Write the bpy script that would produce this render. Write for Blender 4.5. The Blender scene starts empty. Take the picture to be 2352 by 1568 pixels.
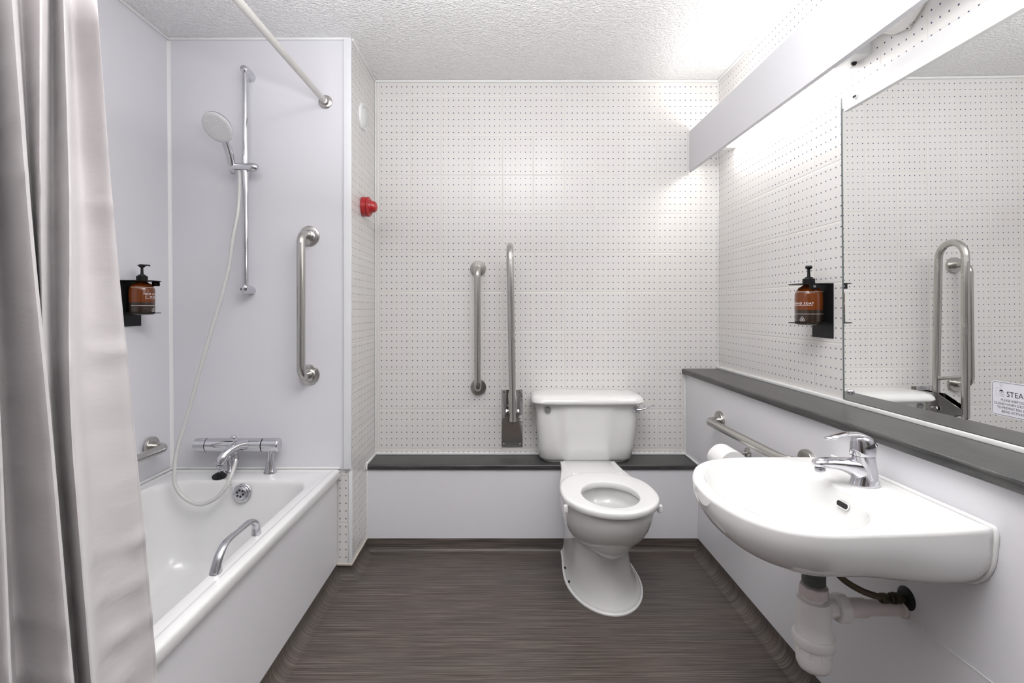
import bpy, bmesh, math, random
from mathutils import Vector, Matrix, noise
random.seed(7)
D = bpy.data
SC = bpy.context.scene
COL = SC.collection
K = 1.105            # depth scale fixed from the tile pitch on the right wall
H = 1.18             # eye height
PI = math.pi
def V(*a): return Vector(a)

# ------------------------------------------------------------------ camera
cd = D.cameras.new('camera'); cam = D.objects.new('camera', cd); COL.objects.link(cam)
cam.location = (0, 0, H); cam.rotation_euler = (PI/2, 0, 0)
cd.sensor_width = 36; cd.lens = 1155/2352*36
cd.shift_x = 22/2352; cd.shift_y = -74/2352
cd.clip_start = 0.02
SC.camera = cam
# ------------------------------------------------------------------ world, exposure
w = D.worlds.new('world'); SC.world = w; w.use_nodes = True
w.node_tree.nodes['Background'].inputs[0].default_value = (0.8, 0.85, 1, 1)
w.node_tree.nodes['Background'].inputs[1].default_value = 0.15
SC.view_settings.view_transform = 'Standard'; SC.view_settings.look = 'None'
SC.view_settings.gamma = 1; SC.view_settings.use_curve_mapping = False
SC.view_settings.exposure = 0.03
# ------------------------------------------------------------------ added fill lights, strip lamp strength
def area(name, loc, rot, sx, sy, power, col):
    l = D.lights.new(name, 'AREA'); l.shape = 'RECTANGLE'; l.size = sx; l.size_y = sy
    l.energy = power; l.color = col
    o = D.objects.new(name, l); COL.objects.link(o); o.location = loc; o.rotation_euler = rot
    return o
area('added_ceiling_fill', (0.22, 0.75, 2.365), (0, 0, 0), 0.6, 1.1, 14, (1, .975, .97))  # added fill above the frame, stands for no visible fitting
area('added_upward_fill', (-0.15, 0.42, 1.70), (math.radians(180-4), math.radians(6), 0), 1.2, 0.9, 70, (.98, .98, 1))  # added fill aimed upward, brightens the ceiling and softens the room
LAMP_E = 14.0

# ------------------------------------------------------------------ materials
def mat(name, col, rough=.5, metal=0, coat=0, spec=.5, trans=0, ior=1.45, emis=None, estr=0, sheen=0):
    m = D.materials.new(name); m.use_nodes = True
    b = m.node_tree.nodes['Principled BSDF']
    b.inputs['Base Color'].default_value = (*col, 1)
    b.inputs['Roughness'].default_value = rough
    b.inputs['Metallic'].default_value = metal
    b.inputs['Coat Weight'].default_value = coat
    b.inputs['Coat Roughness'].default_value = .05
    b.inputs['Specular IOR Level'].default_value = spec
    b.inputs['Transmission Weight'].default_value = trans
    b.inputs['IOR'].default_value = ior
    b.inputs['Sheen Weight'].default_value = sheen
    if emis: b.inputs['Emission Color'].default_value = (*emis, 1); b.inputs['Emission Strength'].default_value = estr
    return m
class NT:
    def __init__(s, m): s.t = m.node_tree; s.b = s.t.nodes['Principled BSDF']
    def n(s, ty, **kw):
        x = s.t.nodes.new(ty)
        for k, v in kw.items(): setattr(x, k, v)
        return x
    def l(s, a, b): s.t.links.new(a, b)
    def m(s, op, a, b=None, c=None):
        x = s.n('ShaderNodeMath', operation=op)
        for i, v in enumerate((a, b, c)):
            if v is None: continue
            if isinstance(v, (int, float)): x.inputs[i].default_value = v
            else: s.l(v, x.inputs[i])
        return x.outputs[0]
    def mix(s, f, a, b):
        x = s.n('ShaderNodeMix', data_type='RGBA')
        for i, v in ((0, f), (6, a), (7, b)):
            if isinstance(v, (int, float)): x.inputs[i].default_value = v
            elif isinstance(v, tuple): x.inputs[i].default_value = (*v, 1)
            else: s.l(v, x.inputs[i])
        return x.outputs[2]
    def noise(s, vec, scale, detail=3, rough=.5):
        x = s.n('ShaderNodeTexNoise'); x.inputs['Scale'].default_value = scale
        x.inputs['Detail'].default_value = detail; x.inputs['Roughness'].default_value = rough
        if vec is not None: s.l(vec, x.inputs['Vector'])
        return x.outputs['Fac']
    def mapping(s, vec, sc, loc=(0, 0, 0)):
        x = s.n('ShaderNodeMapping'); x.inputs['Scale'].default_value = sc; x.inputs['Location'].default_value = loc
        s.l(vec, x.inputs['Vector']); return x.outputs[0]
    def bump(s, h, strength, dist=.01):
        x = s.n('ShaderNodeBump'); x.inputs['Strength'].default_value = strength; x.inputs['Distance'].default_value = dist
        s.l(h, x.inputs['Height']); s.l(x.outputs[0], s.b.inputs['Normal'])

def tile_mat(name, u0, v0, tw=.1614, th=.2039):
    m = mat(name, (.72, .7, .68), .16, spec=.45); t = NT(m)
    uv = t.n('ShaderNodeUVMap').outputs[0]
    sp = t.n('ShaderNodeSeparateXYZ'); t.l(uv, sp.inputs[0])
    def local(c, o, w):
        a = t.m('DIVIDE', t.m('SUBTRACT', c, o), w)
        fl = t.m('FLOOR', a)
        return t.m('MULTIPLY', t.m('SUBTRACT', a, fl), w), fl
    lu, fu = local(sp.outputs[0], u0, tw); lv, fv = local(sp.outputs[1], v0, th)
    def dist_edge(l, w): return t.m('MINIMUM', l, t.m('SUBTRACT', w, l))
    eu = dist_edge(lu, tw); ev = dist_edge(lv, th); e = t.m('MINIMUM', eu, ev)
    grout = t.m('LESS_THAN', e, .0014)
    def dots(l, w, p):
        a = t.m('DIVIDE', t.m('SUBTRACT', l, (w-6*p)/2), p)
        f = t.m('SUBTRACT', t.m('FRACT', a), .5)
        return t.m('MULTIPLY', t.m('ABSOLUTE', f), p)
    du = dots(lu, tw, .02635); dv = dots(lv, th, .03363)
    dd = t.m('MULTIPLY', t.m('LESS_THAN', du, .0024), t.m('LESS_THAN', dv, .0024))
    dd = t.m('MULTIPLY', dd, t.m('GREATER_THAN', e, .006))
    nz = t.noise(uv, 3.0, 2)
    cell = t.n('ShaderNodeCombineXYZ'); t.l(fu, cell.inputs[0]); t.l(fv, cell.inputs[1])
    wn = t.n('ShaderNodeTexWhiteNoise'); t.l(cell.outputs[0], wn.inputs['Vector'])
    tint = t.mix(nz, (.715, .70, .675), (.745, .73, .71))
    tint = t.mix(t.m('MULTIPLY', wn.outputs[0], .35), tint, (.70, .665, .645))
    c = t.mix(grout, tint, (.74, .715, .67))
    c = t.mix(dd, c, (.045, .055, .13))
    t.l(c, t.b.inputs['Base Color'])
    mr = t.n('ShaderNodeMapRange'); mr.inputs[1].default_value = .0008; mr.inputs[2].default_value = .004
    mr.inputs[3].default_value = 0; mr.inputs[4].default_value = 1; t.l(e, mr.inputs[0])
    h = t.m('ADD', mr.outputs[0], t.m('MULTIPLY', t.noise(uv, 22, 2), .35))
    t.bump(h, .45, .0022)
    rr = t.m('ADD', .25, t.m('MULTIPLY', grout, .4)); t.l(rr, t.b.inputs['Roughness'])
    return m
M = {}
M['tile_back'] = tile_mat('dotted_tile_back', (941-1154)/440, .6573)
M['tile_right'] = tile_mat('dotted_tile_right', 1.647*K, .6573)
M['tile_duct'] = tile_mat('dotted_tile_duct', 2.30, .62)
M['tile_strip'] = tile_mat('dotted_tile_strip', -.758, .035)
M['tile_behind'] = mat('grey_wall_behind', (.30, .29, .29), .6)
M['panel'] = mat('white_wall_panel', (.60, .597, .635), .36, spec=.35)
t = NT(M['panel']); oc = t.n('ShaderNodeTexCoord').outputs['Object']
t.l(t.mix(t.noise(oc, 2.2, 3), (.675, .67, .705), (.72, .715, .745)), t.b.inputs['Base Color'])
t.bump(t.noise(oc, 260, 2), .05, .001)
M['panel_plain'] = mat('white_boxing_panel', (.66, .655, .69), .33, spec=.4)
t = NT(M['panel_plain']); oc = t.n('ShaderNodeTexCoord').outputs['Object']
t.l(t.mix(t.noise(oc, 2.5, 3), (.71, .705, .735), (.75, .745, .765)), t.b.inputs['Base Color'])
M['ceiling'] = mat('stippled_ceiling_paint', (.85, .845, .84), .55)
t = NT(M['ceiling']); oc = t.n('ShaderNodeTexCoord').outputs['Object']
hh = t.m('ADD', t.noise(t.mapping(oc, (1, 1.25, 1)), 95, 2, .55), t.m('MULTIPLY', t.noise(oc, 40, 2), .5))
mr = t.n('ShaderNodeMapRange'); mr.inputs[1].default_value = .62; mr.inputs[2].default_value = .95; t.l(hh, mr.inputs[0])
t.bump(mr.outputs[0], .75, .006)
M['bead'] = mat('white_silicone', (.80, .80, .79), .3)
M['trimw'] = mat('white_plastic_trim', (.74, .745, .76), .3)
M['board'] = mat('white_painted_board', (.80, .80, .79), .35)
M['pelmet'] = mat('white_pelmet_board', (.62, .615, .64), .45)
M['floor'] = mat('streaked_vinyl', (.09, .08, .075), .38, spec=.45)
t = NT(M['floor']); uv = t.n('ShaderNodeUVMap').outputs[0]
a = t.noise(t.mapping(uv, (2.6, 225, 1)), 1, 3, .7)
b = t.noise(t.mapping(uv, (6, 420, 1), (4, 9, 0)), 1, 2, .6)
c = t.noise(t.mapping(uv, (1.2, 3.5, 1)), 1.6, 3)
s_ = t.m('ADD', t.m('MULTIPLY', a, .65), t.m('MULTIPLY', b, .35))
cr = t.n('ShaderNodeValToRGB'); t.l(s_, cr.inputs[0])
cr.color_ramp.elements[0].position = .36; cr.color_ramp.elements[0].color = (.026, .022, .019, 1)
cr.color_ramp.elements[1].position = .64; cr.color_ramp.elements[1].color = (.215, .18, .155, 1)
e_ = cr.color_ramp.elements.new(.5); e_.color = (.095, .076, .067, 1)
mr = t.n('ShaderNodeMapRange'); mr.inputs[1].default_value = .35; mr.inputs[2].default_value = .65; t.l(c, mr.inputs[0])
t.l(t.mix(t.m('MULTIPLY', mr.outputs[0], .45), cr.outputs[0], t.mix(.55, cr.outputs[0], (.085, .088, .080))), t.b.inputs['Base Color'])
t.bump(s_, .15, .002)
def shelf_mat(name, axis):
    m = mat(name, (.05, .05, .052), .32, spec=.5); t = NT(m)
    oc = t.n('ShaderNodeTexCoord').outputs['Object']
    sc = (8, 420, 160) if axis == 'x' else (420, 8, 160)
    a = t.noise(t.mapping(oc, sc), 1, 3, .6)
    sc2 = (320, 6, 320) if axis == 'x' else (6, 320, 320)
    b = t.noise(t.mapping(oc, sc2), 1, 2, .5)
    cr = t.n('ShaderNodeValToRGB'); t.l(t.m('ADD', t.m('MULTIPLY', a, .75), t.m('MULTIPLY', b, .25)), cr.inputs[0])
    cr.color_ramp.elements[0].position = .35; cr.color_ramp.elements[0].color = (.02, .02, .021, 1)
    cr.color_ramp.elements[1].position = .68; cr.color_ramp.elements[1].color = (.085, .084, .082, 1)
    t.l(cr.outputs[0], t.b.inputs['Base Color']); t.bump(a, .2, .001)
    return m
M['shelf_x'] = shelf_mat('dark_laminate_low', 'x'); M['shelf_y'] = shelf_mat('dark_laminate_high', 'y')
M['shelf_y'].node_tree.nodes['Principled BSDF'].inputs['Roughness'].default_value = .3
M['ceramic'] = mat('white_ceramic', (.78, .78, .765), .12, coat=.5)
M['seat'] = mat('white_seat_plastic', (.80, .80, .795), .2, coat=.2)
M['acrylic'] = mat('white_bath_acrylic', (.74, .74, .735), .2, coat=.3)
M['chrome'] = mat('chrome', (.66, .66, .69), .07, 1)
M['chrome_s'] = mat('satin_chrome', (.56, .56, .59), .2, 1)
M['steel'] = mat('brushed_steel', (.53, .515, .49), .2, 1)
t = NT(M['steel']); oc = t.n('ShaderNodeTexCoord').outputs['Object']
t.l(t.m('ADD', .14, t.m('MULTIPLY', t.noise(oc, 14, 4), .2)), t.b.inputs['Roughness'])
M['polished'] = mat('polished_steel_plate', (.55, .54, .53), .09, 1)
M['rod'] = mat('white_metal_rod', (.60, .59, .565), .28, .25)
M['black'] = mat('black_metal', (.008, .008, .009), .45, spec=.3)
M['blackp'] = mat('black_plastic', (.010, .010, .011), .4, spec=.3)
M['dark'] = mat('dark_hole', (.012, .012, .012), .6)
M['amber'] = mat('amber_glass', (.22, .052, .008), .06, spec=.5, coat=.4, trans=.4)
M['soap'] = mat('dark_soap_in_bottle', (.035, .022, .014), .15, coat=.6)
M['label'] = mat('white_print', (.85, .85, .85), .5)
M['red'] = mat('red_plastic', (.42, .012, .018), .25, coat=.4)
M['redlens'] = mat('red_lens', (.55, .008, .012), .08, coat=1, trans=.25)
M['pvc'] = mat('white_pvc', (.78, .76, .735), .35)
M['pvc2'] = mat('pink_white_pvc', (.66, .60, .58), .4)
M['thread'] = mat('grey_green_thread', (.10, .11, .10), .45)
M['bronze'] = mat('tarnished_brass', (.055, .045, .025), .4, .6)
M['hose_br'] = mat('brown_braided_hose', (.09, .065, .04), .4, .5)
M['hose'] = mat('clear_grey_hose', (.58, .575, .56), .25, coat=.3)
M['spray'] = mat('pale_grey_spray_face', (.66, .66, .66), .35)
M['paper'] = mat('toilet_paper', (.84, .84, .83), .9)
M['card'] = mat('cardboard_core', (.35, .27, .2), .9)
M['mirror'] = mat('mirror_glass', (.93, .94, .935), .004, 1)
M['mirror_edge'] = mat('mirror_edge_glass', (.13, .155, .155), .15)
M['lampw'] = mat('lamp_white_metal', (.75, .76, .76), .3)
M['glow'] = mat('lit_diffuser', (.9, .9, .9), .4, emis=(1, .985, .96), estr=LAMP_E)
M['cable'] = mat('white_cable', (.72, .71, .66), .4)
M['sticker'] = mat('white_sticker', (.66, .66, .70), .4)
M['ink'] = mat('dark_ink', (.03, .03, .05), .5)
M['greyink'] = mat('grey_ink', (.42, .42, .45), .5)
M['door'] = mat('door_wood', (.06, .045, .035), .4)
M['cream'] = mat('aged_cream_silicone', (.60, .55, .47), .5)
M['rust'] = mat('brown_grime', (.28, .19, .11), .7)
M['grey_btn'] = mat('grey_plastic', (.22, .22, .22), .4)
M['curtain'] = mat('pearl_grey_curtain_fabric', (.49, .462, .465), .55, sheen=.25)
t = NT(M['curtain']); oc = t.n('ShaderNodeTexCoord').outputs['Object']
wv = t.noise(t.mapping(oc, (1, 1, 1.0)), 1400, 1)
cr1 = t.noise(t.mapping(oc, (9, 9, 26)), 1, 3, .55)
cr2 = t.noise(t.mapping(oc, (3.5, 3.5, 9)), 1, 2, .5)
t.bump(t.m('ADD', t.m('MULTIPLY', wv, .03), t.m('ADD', t.m('MULTIPLY', cr1, .35), cr2)), .4, .012)

# ------------------------------------------------------------------ object helpers
ROOT = {}
def link(name, me, m, parent=None, loc=None, smooth=40):
    base = V(0, 0, 0)
    if parent is not None: base = ROOT[parent.name]
    elif loc is not None: base = V(*loc)
    if base.length > 0: me.transform(Matrix.Translation(-base))
    bm = bmesh.new(); bm.from_mesh(me); bmesh.ops.recalc_face_normals(bm, faces=bm.faces); bm.to_mesh(me); bm.free()
    if not me.materials: me.materials.append(M[m])
    if smooth:
        me.shade_smooth(); me.set_sharp_from_angle(angle=math.radians(smooth))
    o = D.objects.new(name, me); COL.objects.link(o)
    if parent is not None: o.parent = parent
    else: o.location = base
    ROOT[o.name] = base
    return o
def thing(name, label, cat, loc, group=None):
    o = D.objects.new(name, None); COL.objects.link(o); o.location = loc; o.empty_display_size = .05
    o['label'] = label; o['category'] = cat
    if group: o['group'] = group
    ROOT[o.name] = V(*loc); return o
def tag(o, label, cat, group=None):
    o['label'] = label; o['category'] = cat
    if group: o['group'] = group
    return o
def struct(o, label, cat='structure'):
    o['kind'] = 'structure'; o['label'] = label; o['category'] = cat; return o
def part_label(o, l): o['label'] = l; return o

class MB:
    """collects shapes of one object"""
    def __init__(s): s.v = []; s.f = []
    def add(s, vs, fs):
        n = len(s.v); s.v += [tuple(v) for v in vs]; s.f += [tuple(i+n for i in f) for f in fs]; return s
    def loft(s, rings, cap0=True, cap1=True, closed=True):
        n = len(rings[0]); vs = [p for r in rings for p in r]; fs = []
        for i in range(len(rings)-1):
            for j in range(n if closed else n-1):
                a = i*n+j; b = i*n+(j+1) % n
                fs.append((a, b, b+n, a+n))
        if cap0: fs.append(tuple(range(n))[::-1])
        if cap1: fs.append(tuple(range((len(rings)-1)*n, len(rings)*n)))
        return s.add(vs, fs)
    def box(s, x0, x1, y0, y1, z0, z1, bev=0):
        bm = bmesh.new(); bmesh.ops.create_cube(bm, size=1)
        for v in bm.verts: v.co = V(x0 if v.co.x < 0 else x1, y0 if v.co.y < 0 else y1, z0 if v.co.z < 0 else z1)
        if bev: bmesh.ops.bevel(bm, geom=bm.edges[:], offset=bev, segments=3, affect='EDGES', profile=.5)
        bm.verts.index_update()
        s.add([v.co[:] for v in bm.verts], [[v.index for v in f.verts] for f in bm.faces]); bm.free(); return s
    def lathe(s, prof, c, axis, n=32, ref=None, cap0=True, cap1=True):
        axis = V(*axis).normalized(); c = V(*c)
        ref = V(0, 0, 1) if abs(axis.z) < .9 else V(1, 0, 0)
        a = axis.cross(ref).normalized(); b = axis.cross(a)
        rings = [[c+axis*h+(a*math.cos(q)+b*math.sin(q))*max(r, 1e-5) for q in [2*PI*k/n for k in range(n)]] for r, h in prof]
        return s.loft(rings, cap0, cap1)
    def tube(s, pts, r, n=16, flat=None, cap=True):
        pts = [V(*p) for p in pts]; rings = []
        up = None
        for i, p in enumerate(pts):
            d = (pts[min(i+1, len(pts)-1)]-pts[max(i-1, 0)]).normalized()
            if up is None:
                up = V(0, 0, 1) if abs(d.z) < .9 else V(0, 1, 0)
            a = (up-d*up.dot(d)).normalized(); up = a; b = d.cross(a)
            rr = r[i] if isinstance(r, (list, tuple)) else r
            ra, rb = rr if isinstance(rr, (list, tuple)) else (rr, rr)
            rings.append([p+a*math.cos(q)*ra+b*math.sin(q)*rb for q in [2*PI*k/n for k in range(n)]])
        return s.loft(rings, cap, cap)
    def grid(s, fn, nu, nv):
        vs = [fn(i/nu, j/nv) for j in range(nv+1) for i in range(nu+1)]
        fs = [(j*(nu+1)+i, j*(nu+1)+i+1, (j+1)*(nu+1)+i+1, (j+1)*(nu+1)+i) for j in range(nv) for i in range(nu)]
        return s.add(vs, fs)
    def mesh(s, name):
        me = D.meshes.new(name); me.from_pydata(s.v, [], s.f); me.update(); return me
    def build(s, name, m, parent=None, loc=None, smooth=40):
        return link(name, s.mesh(name), m, parent, loc, smooth)
def round_path(pts, r, n=8):
    pts = [V(*p) for p in pts]; out = [pts[0]]
    for i in range(1, len(pts)-1):
        a, b, c = pts[i-1], pts[i], pts[i+1]
        d1 = (a-b).normalized(); d2 = (c-b).normalized()
        ang = d1.angle(d2); t = r/math.tan(ang/2); t = min(t, (a-b).length*.49 if i > 1 else (a-b).length*.95, (c-b).length*.49 if i < len(pts)-2 else (c-b).length*.95)
        rr = t*math.tan(ang/2)
        cen = b+(d1+d2).normalized()*(rr/math.sin(ang/2))
        p0 = b+d1*t; p1 = b+d2*t; v0 = p0-cen; v1 = p1-cen; tot = v0.angle(v1)
        for k in range(n+1):
            q = k/n
            out.append(cen+(v0*math.sin((1-q)*tot)+v1*math.sin(q*tot))/math.sin(tot))
    out.append(pts[-1]); return out
def spline(pts, n=8):
    pts = [V(*p) for p in pts]; out = []
    for i in range(len(pts)-1):
        p0 = pts[max(i-1, 0)]; p1 = pts[i]; p2 = pts[i+1]; p3 = pts[min(i+2, len(pts)-1)]
        for k in range(n):
            t = k/n
            out.append(.5*((2*p1)+(p2-p0)*t+(2*p0-5*p1+4*p2-p3)*t*t+(3*p1-p0-3*p2+p3)*t**3))
    out.append(pts[-1]); return out
def rrect(x0, x1, y0, y1, r, z, n=8):
    out = []
    for cx, cy, a0 in ((x1-r, y1-r, 0), (x0+r, y1-r, PI/2), (x0+r, y0+r, PI), (x1-r, y0+r, 1.5*PI)):
        for k in range(n+1):
            a = a0+PI/2*k/n; out.append(V(cx+r*math.cos(a), cy+r*math.sin(a), z))
    return out
def uvquad(name, corners, uvs, m, sub=1):
    me = D.meshes.new(name); me.from_pydata([tuple(c) for c in corners], [], [tuple(range(len(corners)))])
    uv = me.uv_layers.new(name='UVMap')
    for i, l in enumerate(me.loops): uv.data[i].uv = uvs[l.vertex_index]
    me.materials.append(M[m]); return me
def text_mesh(txt, size, fn, name, m, parent, align='CENTER', spacing=1.0, extr=0.0):
    cu = D.curves.new('t', 'FONT'); cu.body = txt; cu.size = size; cu.align_x = align; cu.space_character = spacing
    cu.resolution_u = 3
    o = D.objects.new('t', cu); COL.objects.link(o)
    dg = bpy.context.evaluated_depsgraph_get()
    me = D.meshes.new_from_object(o.evaluated_get(dg))
    D.objects.remove(o); D.curves.remove(cu)
    # fine subdivision so it can wrap on a curve
    bm = bmesh.new(); bm.from_mesh(me)
    for v in bm.verts: v.co = V(*fn(v.co.x, v.co.y))
    bm.to_mesh(me); bm.free(); me.materials.clear()
    return link(name, me, m, parent, smooth=0)

# ------------------------------------------------------------------ room shell
XL, XR, XB, XD = -1.46, 1.127, .955, -.665      # left wall, right wall, right boxing, duct side
YB, YE, YX = 2.375*K, 2.005*K, 2.223*K           # back wall, bath end wall, back boxing front
ZC, YF = 2.373, -1.0
def wall(name, corners, uvs, m, label):
    return struct(link(name, uvquad(name, corners, uvs, m), m, smooth=0), label, 'wall')
wall('wall_back', [(XD, YB, .1), (XR, YB, .1), (XR, YB, ZC), (XD, YB, ZC)], [(XD, .1), (XR, .1), (XR, ZC), (XD, ZC)], 'tile_back', 'back wall in white tiles printed with tiny blue dots')
wall('wall_right', [(XR, YB, .1), (XR, YF, .1), (XR, YF, ZC), (XR, YB, ZC)], [(YB, .1), (YF, .1), (YF, ZC), (YB, ZC)], 'tile_right', 'right wall of dotted white tiles above the dark shelf')
wall('wall_duct', [(XD, YE, 0), (XD, YB, 0), (XD, YB, ZC), (XD, YE, ZC)], [(YE, 0), (YB, 0), (YB, ZC), (YE, ZC)], 'tile_duct', 'narrow tiled side of the pipe duct carrying the red sounder')
XLt, XLb = -1.474, -1.449
wall('wall_left', [(XLb-.006, YF, 0), (XLb-.006, YE, 0), (XLt, YE, ZC), (XLt, YF, ZC)], [(0, 0)]*4, 'panel', 'left wall of smooth white panel along the bath')
wall('wall_end', [(XLt-.03, YE, .474), (-.70, YE, .474), (-.70, YE, ZC), (XLt-.03, YE, ZC)], [(0, 0)]*4, 'panel', 'smooth white panel wall at the tap end of the bath')
wall('wall_strip', [(-.74, YE+.003, 0), (XD, YE+.003, 0), (XD, YE+.003, ZC), (-.74, YE+.003, ZC)], [(-.74, 0), (XD, 0), (XD, ZC), (-.74, ZC)], 'tile_strip', 'narrow strip of dotted tile between bath and duct corner')
wall('wall_front', [(-1.6, YF, 0), (XR, YF, 0), (XR, YF, ZC), (-1.6, YF, ZC)], [(-1.6, 0), (XR, 0), (XR, ZC), (-1.6, ZC)], 'tile_behind', 'grey wall behind the viewpoint')
struct(MB().box(-1.6, 1.2, YF-.05, YB+.05, ZC, ZC+.05).build('ceiling', 'ceiling', smooth=0), 'stippled white ceiling', 'ceiling')
dr = struct(MB().box(-.48, .42, YF+.001, YF+.045, 0, 2.05, .003).build('door_1', 'door', smooth=0), 'wooden door behind the viewpoint', 'door')
o = MB().lathe([(.012, 0), (.012, .05), (.009, .055)], (.30, YF+.045, 1.0), (0, 1, 0)).tube([(.30, YF+.095, 1.0), (.20, YF+.095, 1.0)], .009)
o.build('door_handle', 'chrome', dr)
# floor with coved edges, unrolled coordinates so the streaks run on into the cove
fm = uvquad('floor', [(-1.5, YF, 0), (XR, YF, 0), (XR, YB, 0), (-1.5, YB, 0)], [(-1.5, YF), (XR, YF), (XR, YB), (-1.5, YB)], 'floor')
struct(link('floor', fm, 'floor', smooth=0), 'dark grey brown streaked vinyl floor', 'floor')
def cove(name, p0, p1, nrm, label, ext0=0, ext1=0, h=.062, r=.042):
    p0 = V(*p0, 0); p1 = V(*p1, 0); d = (p1-p0).normalized(); nrm = V(*nrm, 0)
    prof = [(0.0005, h)]+[(r-r*math.sin(a)+.0006, r-r*math.cos(a)+.0006) for a in [PI/2*(1-k/8) for k in range(9)]]
    L = [0]
    for i in range(1, len(prof)): L.append(L[-1]+math.dist(prof[i], prof[i-1]))
    vs = []; uvs = []; fs = []
    for i, (q, z) in enumerate(prof):
        for e, p, sg, ex in ((0, p0, -1, ext0), (1, p1, 1, ext1)):
            pt = p+nrm*q+d*sg*ex*q; pt.z = z; vs.append(pt[:])
            off = nrm*(-(L[-1]-L[i])+r)
            uvp = p+off+d*sg*ex*q; uvs.append((uvp.x, uvp.y))
        if i: fs.append((2*i-2, 2*i-1, 2*i+1, 2*i))
    me = D.meshes.new(name); me.from_pydata(vs, [], fs); u = me.uv_layers.new(name='UVMap')
    for i, l in enumerate(me.loops): u.data[i].uv = uvs[l.vertex_index]
    me.materials.append(M['floor'])
    return struct(link(name, me, 'floor'), label, 'skirting')
XP = -.727
cove('baseboard_left', (XP, YF), (XP, YE), (1, 0), 'coved vinyl edge under the bath panel', 0, -1)
cove('baseboard_strip', (XP, YE), (XD, YE), (0, -1), 'short coved vinyl upstand at the duct front', -1, 1)
cove('baseboard_duct', (XD, YE), (XD, YX), (1, 0), 'coved vinyl edge along the duct side', 1, -1)
cove('baseboard_back', (XD, YX), (XB, YX), (0, -1), 'coved vinyl upstand below the back boxing', -1, -1, .062, .022)
cove('baseboard_right', (XB, YX), (XB, YF), (-1, 0), 'coved vinyl edge along the right boxing', -1, 0)
# boxings and shelves
struct(MB().box(XD+.001, XB, YX, YB-.001, .06, .40).build('wall_boxing_back', 'panel_plain', smooth=0), 'low white boxing panel behind the toilet', 'boxing')
struct(MB().box(XB, XR-.001, YF+.001, YB-.001, .058, .845).build('wall_boxing_right', 'panel_plain', smooth=0), 'white boxing panel carrying the basin', 'boxing')
def shelf_box(x0, x1, y0, y1, z0, z1, side):
    mb = MB(); r = .008; n = 5; prof = []
    for k in range(n+1):
        a = PI/2*k/n; prof.append((r-r*math.cos(a), z1-r+r*math.sin(a)))
    prof = [(0.002, z0), (0, z0+.003)]+prof
    w = (y1-y0) if side == 'y' else (x1-x0); prof += [(w, z1), (w, z0)]
    if side == 'y': rings = [[V(x, y0+q, z) for q, z in prof] for x in (x0, x1)]
    else: rings = [[V(x0+q, y, z) for q, z in prof] for y in (y0, y1)]
    return mb.loft(rings)
tag(shelf_box(XD+.003, XB-.002, YX-.012, YB-.003, .40, .4235, 'y').build('low_shelf', 'shelf_x', loc=(0, YX, .40)), 'low dark laminate ledge running behind the toilet', 'shelf')
tag(shelf_box(.935, XR-.002, YF+.002, YB-.003, .846, .871, 'x').build('long_shelf', 'shelf_y', loc=(1.03, 1, .846)), 'long dark grey laminate shelf below the mirror', 'shelf')
# trims and silicone beads
nt = [0]
def trim(mb, m, label):
    nt[0] += 1
    return struct(mb.build('trim_%d' % nt[0], m), label, 'trim')
trim(MB().box(-.697, XD+.002, YE-.012, YE+.002, .478, ZC-.003, .002), 'trimw', 'white plastic edge strip on the bath end panel')
trim(MB().box(-.677, XD+.004, YE-.004, YE+.004, .058, .478, .0015), 'trimw', 'white corner trim of the tiled duct')
trim(MB().box(XD, XD+.008, YB-.010, YB, .424, ZC-.003, .003), 'bead', 'white silicone joint in the duct and back wall corner')
trim(MB().box(XR-.006, XR, YB-.006, YB, .871, ZC, .002), 'bead', 'white joint in the right back corner')
def lx(z): return (XLb-.006)+(XLt-XLb+.006)*z/ZC
trim(MB().loft([[V(lx(z)-.001, YE-.009, z), V(lx(z)-.001, YE, z), V(lx(z)+.012, YE, z), V(lx(z)+.004, YE-.003, z)] for z in (.47, ZC-.003)]), 'bead', 'white silicone joint in the bath corner')
trim(MB().box(XLt, XD, YE-.010, YE, ZC-.010, ZC, .002), 'bead', 'white joint between end panel and ceiling')
trim(MB().box(XLt, XLt+.010, YF, YE, ZC-.010, ZC, .002), 'bead', 'white joint between left wall and ceiling')
trim(MB().box(XD, XR, YB-.012, YB, ZC-.012, ZC, .003), 'bead', 'white joint between back tiles and ceiling')
trim(MB().box(XR-.010, XR, YF, YB, ZC-.010, ZC, .003), 'bead', 'white joint between right wall and ceiling')
trim(MB().box(XD, XD+.008, YE, YB, ZC-.010, ZC, .002), 'bead', 'white joint between duct and ceiling')
trim(MB().box(XD, XB, YB-.011, YB, .423, .435, .003), 'bead', 'white silicone joint behind the low ledge')
trim(MB().box(XB-.010, XB, YX-.012, YB, .4235, .432, .003), 'bead', 'white silicone joint at the right end of the low ledge')
trim(MB().box(XD, XD+.009, YX-.016, YB, .400, .434, .003), 'bead', 'white silicone joint at the left end of the low ledge')
trim(MB().box(XD, XD+.008, YX-.006, YX, .06, .40, .002), 'bead', 'white joint beside the back boxing panel')
trim(MB().box(XB-.005, XB, YX-.006, YX, .06, .40, .002), 'bead', 'white joint between back and right boxing')
trim(MB().box(XB-.008, XB, YB-.008, YB, .43, .846, .002), 'bead', 'white joint above the ledge beside the right boxing')
trim(MB().box(XR-.012, XR, YF, YB, .870, .884, .003), 'bead', 'white silicone line between shelf and tiles')
trim(MB().box(XB-.0012, XB+.001, YF, 1.2*K, .4515, .4535), 'bead', 'thin white joint line across the right boxing')
trim(MB().box(XD, XD+.006, YE-.004, YX, .056, .064, .002), 'cream', 'cream silicone joint above the duct cove')
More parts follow.
